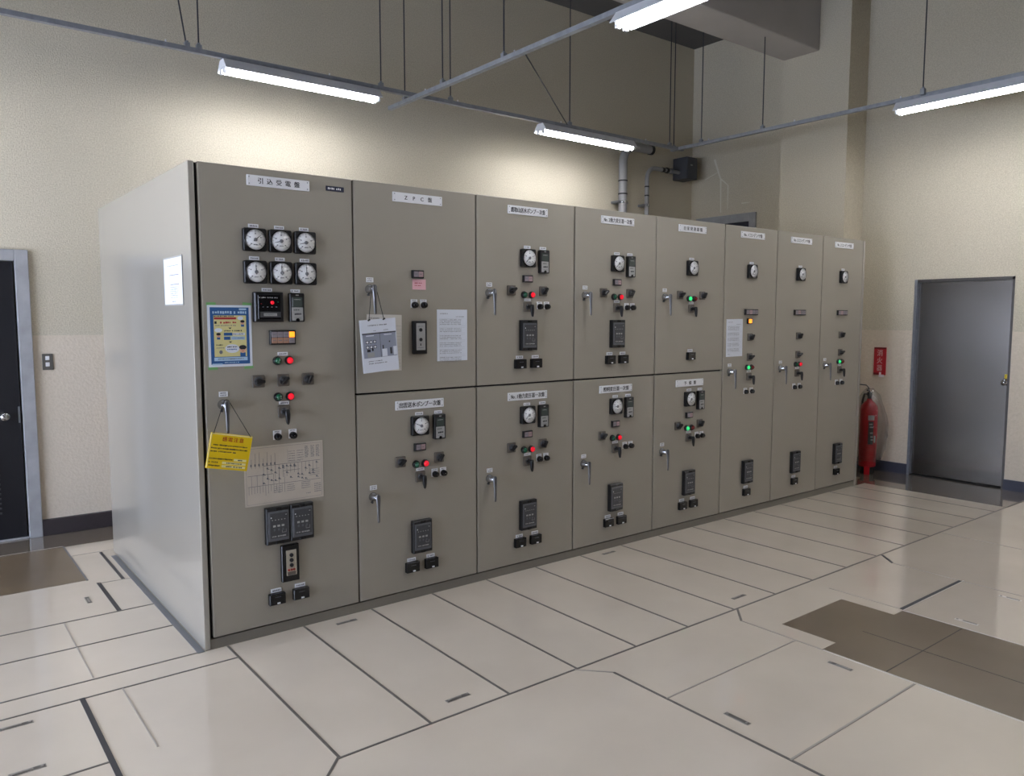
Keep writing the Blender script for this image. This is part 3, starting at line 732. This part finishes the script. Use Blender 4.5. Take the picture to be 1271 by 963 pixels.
for k in range(4): hl(.13, .185, .004-.010*k, .0008)
b.words(.11, .135, -.118, .005, y, I, 71)
for q in (-.196, .196): vl(q, -.139, .139, .0005)
for q in (-.139, .139): hl(-.196, .196, q, .0005)
tag(put('wiring_diagram_sheet', b, None, (.387, -.001, .802+ZO), roty=.0), 'aged beige wiring diagram sheet on the leftmost cabinet below its push buttons', 'paper sheet')
# printed table sheets
def table_sheet(rows, seed, w=.209, h=.295):
    b = MB(); sheet(b, w, h, M['paper']); y = -.0016; I = M['inkpale']
    b.words(-w*.4, -w*.12, h*.42, .006, y, I, seed); b.words(w*.12, w*.4, h*.36, .005, y, I, seed+1)
    z = h*.30
    for r in range(rows):
        nl = 4 if r == 0 else 3
        for k in range(nl): b.words(-w*.41, w*.30, z-k*.0085, .0045, y, I, seed+r*5+k, .006)
        b.rect(-w*.43, z+.006, w*.42, z+.0066, y, I); b.rect(-w*.43, z-nl*.0085, w*.42, z-nl*.0085+.0006, y, I)
        for q in (-.43, -.25, -.02, .12): b.rect(w*q, z-nl*.0085, w*q+.0006, z+.006, y, I)
        z -= nl*.0085+.016
    b.words(-w*.4, -w*.25, -h*.43, .005, y, I, seed+3); return b
tag(put('printed_table_sheet', table_sheet(6, 3), None, (.790+.617, -.001, 1.483+ZO)), 'white printed table sheet on the second cabinet, right of its test switch', 'paper sheet', 'table sheets taped to doors')
tag(put('printed_table_sheet', table_sheet(5, 9), None, (3.934+.142, -.001, 1.426+ZO), roty=-.01), 'white printed sheet on the tall cabinet with the orange lamp', 'paper sheet', 'table sheets taped to doors')
# sheet in a clear sleeve on the side panel
b = MB(); I = M['inkgrey']
b.box(-.158, -.0015, -.112, .158, 0, .112, M['paper']); y = -.0019
b.rect(-.06, .028, .10, .031, y, I); b.rect(-.05, -.018, .10, -.015, y, I)
for x in (-.06, -.02, .03, .09): b.rect(x, -.07, x+.002, .03, y, I)
for k in range(6): b.words(-.05, .08, -.03-.01*k, .003, y, I, k, .006)
b.words(-.1, .1, .075, .004, y, I, 3); b.words(-.03, .03, -.1, .007, y, I, 5)
sd = thing('notice_sign', 'white notice in a clear sleeve on the left side panel of the row', 'paper sheet', (-.0345, .295, 1.783), -PI/2)
put('printed_sheet', b, sd)
b = MB()
for q in ((-.163, .112, .163, .119), (-.163, -.119, .163, -.112), (-.163, -.112, -.158, .112), (.158, -.112, .163, .112)): b.box(q[0], -.003, q[1], q[2], 0, q[3], M['lgrey'])
put('sleeve_border', b, sd)
# pink note
b = MB(); b.box(-.043, -.001, -.0285, .043, 0, .0285, M['pinknote']); b.words(-.03, .02, .008, .006, -.0014, M['safered'], 2); b.words(-.03, .01, -.006, .005, -.0014, M['safered'], 4)
tag(put('sticky_note', b, None, (.790+.398, -.001, 1.768+ZO)), 'pink note stuck under the small legend window of the second cabinet', 'note')
# yellow caution sign hung on handle
sg = thing('caution_sign', 'yellow caution sign hanging on a cord from the leftmost cabinet handle', 'sign', (.086, -.085, .953+ZO))
ga = math.radians(11.5)
b = MB(); b.rbox(0, 0, .196, .168, .003, .003, -.003, M['yellow'], .001)
b.rect(-.096, .077, .096, .082, -.0034, M['yellowpale']); b.rect(-.097, -.08, -.093, .08, -.0034, M['yellowpale'])
for k, (x0, z) in enumerate(((.026, -.036), (-.026, -.053), (-.026, -.069))): b.rect(x0, z-.0055, .086, z+.0055, -.0034, M['yellowpale']); b.words(x0+.02, .07, z, .006, -.0038, M['ink'], k, .007)
for k, (x0, x1, z) in enumerate(((-.080, .080, .028), (-.088, .088, .013), (-.088, .030, -.002), (-.088, .020, -.036), (-.088, -.040, -.053), (-.088, -.034, -.069))): b.words(x0, x1, z, .007, -.0034, M['ink'], 10+k, .0075)
pl = put('sign_plate', b, sg, (0, 0, 0), roty=ga)
text('lettering', '感電注意', .020, .105, pl, (.008, -.0036, .058), M['signred'])
def rotp(x, z, a): return (x*math.cos(a)+z*math.sin(a), -x*math.sin(a)+z*math.cos(a))
b = MB(); hz = 1.170+ZO+.022-(.953+ZO)
for sx in (-.088, .088):
    px, pz = rotp(sx, .080, ga); b.tube([(px, -.004, pz), (.006+sx*.12, .036, hz)], .0016, M['cord'], 6)
b.tube([(-.0046, .036, hz), (.006, .034, hz+.006), (.0166, .036, hz)], .0016, M['cord'], 6)
put('cord', b, sg)
# document bundle hung on handle of cabinet 2
dg = thing('hanging_document', 'white document with a printed photograph hanging from the second cabinet upper handle', 'document', (.790+.100, -.083, 1.438+ZO))
b = MB(); b.box(-.104, -.001, -.150, .104, .001, .150, M['paper_back'])
b.words(-.09, -.03, .130, .005, -.0015, M['inkgrey'], 4); b.rect(-.1, .09, .1, .0908, -.0015, M['inkgrey'])
for k in range(12): b.rect(-.1, .07-.018*k, .1, .0705-.018*k, -.0015, M['inkgrey'])
b.rect(.07, -.14, .0706, .12, -.0015, M['inkgrey']); put('back_sheet', b, dg, (.038, .014, .012), roty=.015)
b = MB(); b.box(-.106, -.002, -.139, .106, .002, .139, M['paper']); y = -.0025
b.rect(-.096, -.062, .100, .064, y, M['photo']); b.rect(-.098, .062, .102, .069, y, M['dgrey'])
b.words(-.060, .055, .108, .006, y, M['inkgrey'], 3, .006); b.words(-.03, -.015, .079, .004, y, M['inkgrey'], 5); b.words(.03, .06, .080, .004, y, M['inkgrey'], 6)
y = -.0029
b.rect(.004, -.062, .006, .064, y, M['dgrey'])
for r in range(2):
    for k in range(3): b.rect(-.080+k*.022, .014-r*.027, -.064+k*.022, .030-r*.027, y, M['ink']); b.ell(-.072+k*.022, .022-r*.027, .006, .006, -.0033, M['white'], 10)
b.rect(-.076, -.030, -.056, -.016, y, M['ink']); b.rect(-.048, -.026, -.038, -.012, y, M['ink']); b.rect(-.075, -.058, -.035, -.034, y, M['lgrey']); b.rect(.012, -.060, .042, -.020, y, M['paper']); b.rect(.016, -.020, .024, .000, y, M['dgrey'])
b.rect(.060, -.050, .072, -.016, y, M['dgrey']); b.rect(.080, -.058, .100, -.012, y, M['paper']); b.rect(.056, .012, .064, .020, y, M['dgrey']); b.rect(-.076, .052, -.03, .057, y, M['paper']); b.rect(.03, .052, .076, .057, y, M['paper'])
y = -.0025
b.words(-.072, .01, -.080, .006, y, M['inkgrey'], 8, .006); b.words(-.072, .035, -.092, .006, y, M['inkgrey'], 9, .006)
put('front_sheet', b, dg, (0, 0, 0), roty=-math.radians(4.3))
b = MB(); hz = 1.735+.014-1.436
for sx in (-.052, .036):
    px, pz = rotp(sx, .136, -math.radians(4.3))
    b.tube([(px, -.004, pz), (-.010+.012*(1 if sx > 0 else -1), .036, hz)], .0018, M['cord'], 6); b.tube([(px-.006, -.005, pz-.002), (px+.006, -.005, pz+.004)], .004, M['cord'], 6)
b.tube([(-.022, .036, hz), (-.010, .034, hz+.005), (.002, .036, hz)], .0018, M['cord'], 6)
put('cord', b, dg)

# ------------------------------------------------------------------ lifting handles in the floor plates
HL = [(-.83, -.245, 0, 'steel lifting handle in the left floor plate, farther one beside the black seam'),
      (-.835, -.63, 0, 'steel lifting handle in the floor nearest the bottom left corner'),
      (-.345, 1.125, 1, 'small dark lifting handle in the floor between the brown patch and the side panel'),
      (.672, -.08, 0, 'lifting handle in the floor at the foot of the leftmost cabinet'),
      (.67, -1.13, 0, 'worn shiny lifting handle at the near end of the floor plate before the leftmost cabinet'),
      (2.635, -.07, 0, 'lifting handle in the floor at the foot of the fourth cabinet'),
      (2.62, -1.135, 0, 'dark lifting handle by the cut corner in front of the fourth cabinet'),
      (2.23, -1.97, 1, 'lifting handle in the floor plate beside the brown patch'),
      (1.455, -1.965, 1, 'dark lifting handle in the plate left of the brown patch, toward the camera'),
      (3.255, -2.105, 1, 'pale lifting handle in the plate right of the brown patch, nearer the patch'),
      (3.825, -2.11, 1, 'pale lifting handle in the plate right of the brown patch, farther from the patch')]
for k, (x, y, r, lb) in enumerate(HL):
    pale = k >= 9
    t = thing('lifting_handle', lb, 'floor handle', (x, y, 0), PI/2 if r else 0, 'recessed floor plate handles')
    b = MB(); b.cbox(0, 0, 0, .116, .024, .003, M['seam_pale'] if pale else M['grip']); b.cbox(0, 0, .001, .108, .017, .003, M['seam_pale'] if pale else M['seam']); put('pocket', b, t)
    b = MB(); b.cbox(-.012, 0, .003, .060, .010, .003, M['grip'] if k != 8 else M['seam']); b.cyl((-.046, 0, .001), (-.046, 0, .0042), .006, m=M['grip'], n=10); b.cyl((.046, 0, .001), (.046, 0, .0042), .006, m=M['grip'], n=10); put('grip', b, t)

# ------------------------------------------------------------------ ceiling rails, hangers and lights
RZ = 3.47; YA = 2.06; XB = 2.40; XC = 5.80; ZB = 3.44
def rail(name, label, p0, p1, nb):
    """C-channel with the slot upwards"""
    p0 = Vector(p0); p1 = Vector(p1); L = (p1-p0).length; a = math.atan2(p1.y-p0.y, p1.x-p0.x)
    o = thing(name, label, 'rail', p0, a)
    b = MB()
    b.box(0, -.020, -.016, L, .020, -.013, M['raildark']); b.box(0, -.020, -.013, L, -.017, .016, M['raildark']); b.box(0, .017, -.013, L, .020, .016, M['raildark'])
    b.box(0, -.017, .013, L, -.009, .016, M['raildark']); b.box(0, .009, .013, L, .017, .016, M['raildark']); put('channel', b, o)
    for k in range(nb):
        q = MB(); x = L*(k+.5)/nb; q.cyl((x, 0, .010), (x, 0, .036), .006, m=M['white'], n=8); put('bolt', q, o)
    return o
rail('support_rail', 'galvanised rail running along the back wall above the cabinets', (-5, YA, RZ), (5.88, YA, RZ), 9)
rail('support_rail', 'galvanised rail crossing toward the camera carrying the top centre light', (XB, 2.45, ZB), (XB, -7, ZB), 8)
rail('support_rail', 'galvanised rail along the right wall carrying the right-hand light', (XC, 2.15, RZ), (XC, -7, RZ), 9)
def hanger(x, y, z0, z1, label, dx=0.0, dy=0.0):
    o = thing('hanger_rod', label, 'hanger rod', (x, y, z0), 0, 'rods holding the light rails')
    b = MB(); b.cyl((0, 0, .0), (dx, dy, z1-z0), .0055, m=M['rod'], n=8); put('rod', b, o)
    b = MB(); b.cbox(0, 0, .02, .034, .034, .05, M['raildark']); b.cyl((0, 0, .045), (0, 0, .058), .011, m=M['steel'], n=6); put('clamp', b, o)
    return o
H = [(.66, YA, RZ, ZC, 'vertical rod on the back-wall rail just left of the leftmost light'),
     (2.10, YA, RZ, ZC, 'rod on the back-wall rail just past the right end of the leftmost light'),
     (2.78, YA, RZ, ZC, 'rod on the back-wall rail just right of where the two rails cross'),
     (4.18, YA, RZ, ZC, 'rod on the back-wall rail above the short second light'),
     (5.66, YA, RZ, ZC, 'rod at the right end of the back-wall rail, in the corner'),
     (5.80, 2.12, RZ, ZC, 'rod at the corner end of the right-wall rail, close beside another'),
     (XB, 2.19, ZB, ZC, 'rod at the far free end of the crossing rail'),
     (XB, 1.60, ZB, ZC, 'rod on the crossing rail just before it meets the back-wall rail'),
     (XB, .80, ZB, ZC, 'rod on the crossing rail midway between back rail and top light'),
     (XC, 1.74, RZ, ZC, 'rod on the right-wall rail near the corner, rising behind the beam'),
     (XC, .98, RZ, 4.375, 'short rod on the right-wall rail hanging from the beam'),
     (XC-.05, -.60, RZ, ZC, 'rod on the right-wall rail above the right-hand light')]
for h in H: hanger(*h)
hanger(.58, YA, RZ, ZC, 'slanted brace rod beside the vertical one left of the leftmost light', -.22, 0)
b = MB(); b.cyl((4.14, YA-.01, RZ+.012), (XB+.02, .60, ZB+.012), .005, m=M['rod'], n=8)
tag(put('brace_rod', b), 'slanted brace rod between the crossing rail and the back-wall rail', 'brace rod')

def fixture(x, y, z, along, label, L=1.25):
    """twin tube batten; z is the underside of the enamel body"""
    o = thing('ceiling_light', label, 'ceiling light', (x, y, z), 0 if along == 'x' else PI/2, 'twin tube fluorescent lights')
    b = MB(); R = []
    for xx in (0, L): R.append([(xx, -.095, -.014), (xx, -.092, -.018), (xx, -.060, .0), (xx, .060, 0), (xx, .092, -.018), (xx, .095, -.014), (xx, .040, .058), (xx, -.040, .058)])
    b.loft(R, M['fixture'], False); put('housing', b, o)
    for s in (-1, 1):
        t = MB(); t.cyl((.022, s*.034, -.018), (L-.022, s*.034, -.018), .0155, m=M['tube'], n=10); put('tube', t, o)
    for xx in (.002, L-.020):
        b = MB()
        b.box(xx, -.052, -.010, xx+.018, .052, .002, M['fixture'])
        for s in (-1, 1): b.box(xx, s*.034-.017, -.038, xx+.018, s*.034+.017, -.008, M['fixture'])
        put('lamp_holder', b, o)
    return o
FZ = RZ-.016-.064
fixture(.815, YA, FZ, 'x', 'long lit twin tube light on the back-wall rail, left of the rail crossing')
fixture(3.80, YA, FZ, 'x', 'lit twin tube light on the back-wall rail, near the pipes')
fixture(XB, -1.60, ZB-.08, 'y', 'lit twin tube light on the crossing rail at the top edge')
fixture(XC, -1.62, FZ, 'y', 'lit twin tube light on the right-wall rail above the steel door')
# lights outside the picture; the left rail and its light are added
fixture(-2.45, YA, FZ, 'x', 'lit twin tube light on the back-wall rail beyond the left edge')
rail('support_rail', 'added unseen rail left of the camera carrying a fill light', (-1.6, .2, RZ), (-1.6, -7, RZ), 6)
fixture(-1.6, -1.60, FZ, 'y', 'added twin tube fill light above the floor left of the row, out of the picture')  # added out of view to brighten the floor from overhead
fixture(XB, -4.20, ZB-.08, 'y', 'lit twin tube light farther along the crossing rail, behind the top one')
fixture(XC, -4.20, FZ, 'y', 'lit twin tube light farther along the right-wall rail')

# ------------------------------------------------------------------ conduits and junction box in the corner
def arc(c, r, a0, a1, y, n=10):
    return [(c[0]+r*math.cos(math.radians(a0+(a1-a0)*k/n)), y, c[1]+r*math.sin(math.radians(a0+(a1-a0)*k/n))) for k in range(n+1)]
yp = YB-.10
def conduit(label, x, r, zt, xe, R, bands, cl):
    o = thing('conduit', label, 'pipe', (0, 0, 0)); o.location = (x, yp, 0)
    b = MB(); b.tube([(0, 0, 0), (0, 0, 1.5), (0, 0, zt-R)]+[(p[0], 0, p[2]) for p in arc((R, zt-R), R, 180, 90, 0)][1:]+[(xe-x, 0, zt)], r, M['conduit'], 16); put('pipe', b, o)
    for z in bands: q = MB(); q.cyl((0, 0, z-.008), (0, 0, z+.008), r*1.10, m=M['black'], n=18); put('band', q, o)
    q = MB(); q.cyl((xe-x-.02, 0, zt), (xe-x+.02, 0, zt), r*1.14, m=M['black'], n=18); put('end_bushing', q, o)
    q = MB(); q.cyl((0, 0, cl-.014), (0, 0, cl+.014), r*1.14, m=M['chrome'], n=18); q.box(-r*1.9, -.006, cl-.012, r*1.7, .097, cl+.012, M['steel']); q.cyl((-r*1.7, -.03, cl), (-r*1.7, .02, cl), .016, m=M['steel'], n=8); put('pipe_clamp', q, o)
    return o
conduit('thick grey pipe bending right, on the back wall behind the fourth cabinet', 5.61, .050, 3.60, 6.08, .20, (3.19, 3.04), 2.945)
cn = conduit('thin grey pipe bending into the corner junction box', 6.02, .026, 3.395, 6.30, .14, (3.165, 3.06), 2.945)
q = MB(); q.cyl((.28, 0, 3.395), (.58, 0, 3.395), .022, m=M['conduit'], n=14); q.cyl((.34, 0, 3.395), (.37, 0, 3.395), .036, m=M['black'], n=8); q.cyl((.42, 0, 3.395), (.45, 0, 3.395), .034, m=M['steel'], n=8); put('connector', q, cn)
jb = thing('mounted_junction_box', 'dark grey junction box in the corner above the cabinets', 'junction box', (6.60, 2.59, 3.31))
b = MB(); b.box(0, 0, 0, .20, YB-2.59, .265, M['boxgrey']); bevel(put('housing', b, jb), .006)
b = MB(); b.box(.01, -.008, .01, .19, 0, .255, M['boxgrey']); b.rect(.06, .16, .10, .175, -.0085, M['lgrey']); bevel(put('lid', b, jb), .003)

# ------------------------------------------------------------------ small things on the walls
o = thing('wall_outlet', 'grey metal outlet plate with two white sockets beside the black door', 'outlet', (-.267, YB, 1.283))
b = MB(); b.rbox(0, 0, .070, .118, .004, 0, -.008, M['outlet'], .002); put('cover_plate', b, o)
for z in (.028, -.018): b = MB(); b.rbox(-.002, z, .026, .030, .003, -.004, -.012, M['white'], .002); put('socket', b, o)

sg = thing('extinguisher_sign', 'red vertical sign with white lettering above the fire extinguisher', 'sign', (XR-.001, .276, 1.152), -PI/2)
sg.rotation_euler = (0, 0, -PI/2)
b = MB(); b.rbox(0, 0, .128, .290, .003, 0, -.010, M['safered'], .002); b.rect(-.062, .128, .062, .143, -.0104, M['darkred']); b.rect(-.062, -.143, -.006, -.122, -.0104, M['darkred']); put('sign_plate', b, sg)
for k, ch in enumerate('消火器'): text('lettering', ch, .062, .062, sg, (0, -.0106, .085-.078*k), M['signwhite'])
b = MB(); b.box(.0, -.020, -.165, .050, -.010, -.140, M['white']); b.box(.004, -.022, -.15, .02, -.01, -.115, M['white']); put('card_holder', b, sg)

ex = thing('fire_extinguisher', 'red fire extinguisher standing beside the right end of the cabinet row', 'fire extinguisher', (6.72, .245, 0))
b = MB(); b.lathe([(.080, .075), (.086, .09), (.087, .30), (.087, .66), (.080, .70), (.055, .735), (.028, .755), (.024, .775)], M['extred'], axis='z', n=28); put('cylinder', b, ex)
b = MB(); b.lathe([(.070, .0), (.072, .012), (.060, .030), (.060, .08)], M['gasket'], axis='z', n=24); b.box(-.028, -.112, 0, .024, -.055, .085, M['extred'], Matrix.Rotation(math.radians(-62), 4, 'Z')); put('foot', b, ex)
b = MB(); b.cyl((0, 0, .77), (0, 0, .83), .022, .018, M['black'], 14); b.box(-.028, -.012, .80, .03, .012, .845, M['black']); put('valve', b, ex)
b = MB(); b.tube([(0, 0, .84), (-.02, .0, .865), (-.09, -.02, .868)], .008, M['black'], 8); b.tube([(0, .0, .83), (-.01, .01, .89), (0, .04, .912), (.0, .10, .915), (.01, .17, .912)], .006, M['dgrey'], 8); put('lever', b, ex)
b = MB(); b.tube([(0, .02, .82), (.03, .07, .82), (.05, .10, .74), (.05, .105, .5), (.04, .10, .25)], .011, M['black'], 8); put('hose', b, ex)
b = MB(); R1 = .0875
def curved(z0, z1, a0, a1, m, r=R1, n=8):
    vs = []; fs = []
    for k in range(n+1):
        a = math.radians(a0+(a1-a0)*k/n); vs += [(r*math.cos(a), r*math.sin(a), z0), (r*math.cos(a), r*math.sin(a), z1)]
    for k in range(n): fs.append((2*k, 2*k+2, 2*k+3, 2*k+1))
    b.add(vs, fs, m, True)
curved(.31, .55, 206, 240, M['ink']); curved(.56, .61, 204, 244, M['lgrey']); curved(.33, .40, 246, 258, M['lgrey'])
for k, z in enumerate((.52, .49, .43, .39, .36)): curved(z-.008, z+.006, 212+3*k, 232+2*k, M['lgrey'], R1+.0006)
put('label_band', b, ex)
# crumpled clear bag over the extinguisher
R = random.Random(3); b = MB(); n = 26; rings = []
for j in range(12):
    t = j/11; z = .13+.75*t; base = .100+.035*math.sin(PI*min(1, t*1.15)) if t < .9 else .100*(1-(t-.9)*6)
    ring = []
    for k in range(n):
        a = 2*PI*k/n; bulge = .055*max(0, math.cos(a-math.radians(-75)))**1.5*math.sin(PI*min(1, t+.1))
        r = base+bulge+R.uniform(-.010, .010); ring.append((r*math.cos(a), r*math.sin(a), z+R.uniform(-.008, .008)))
    rings.append(ring)
b.loft(rings, M['film'], True, False, True)
tag(put('plastic_bag', b, None, (6.72, .245, 0)), 'clear crumpled plastic bag draped over the fire extinguisher', 'plastic bag')

# ------------------------------------------------------------------ world, view
wd = bpy.data.worlds.new('room_world'); sc.world = wd; wd.use_nodes = True
wd.node_tree.nodes['Background'].inputs[0].default_value = (.5, .6, .75, 1); wd.node_tree.nodes['Background'].inputs[1].default_value = .3
vs = sc.view_settings; vs.view_transform = 'Standard'; vs.look = 'None'; vs.gamma = 1; vs.use_curve_mapping = False; vs.exposure = 0.43
sc.cycles.use_denoising = True
sc.cycles.max_bounces = 8; sc.cycles.diffuse_bounces = 5
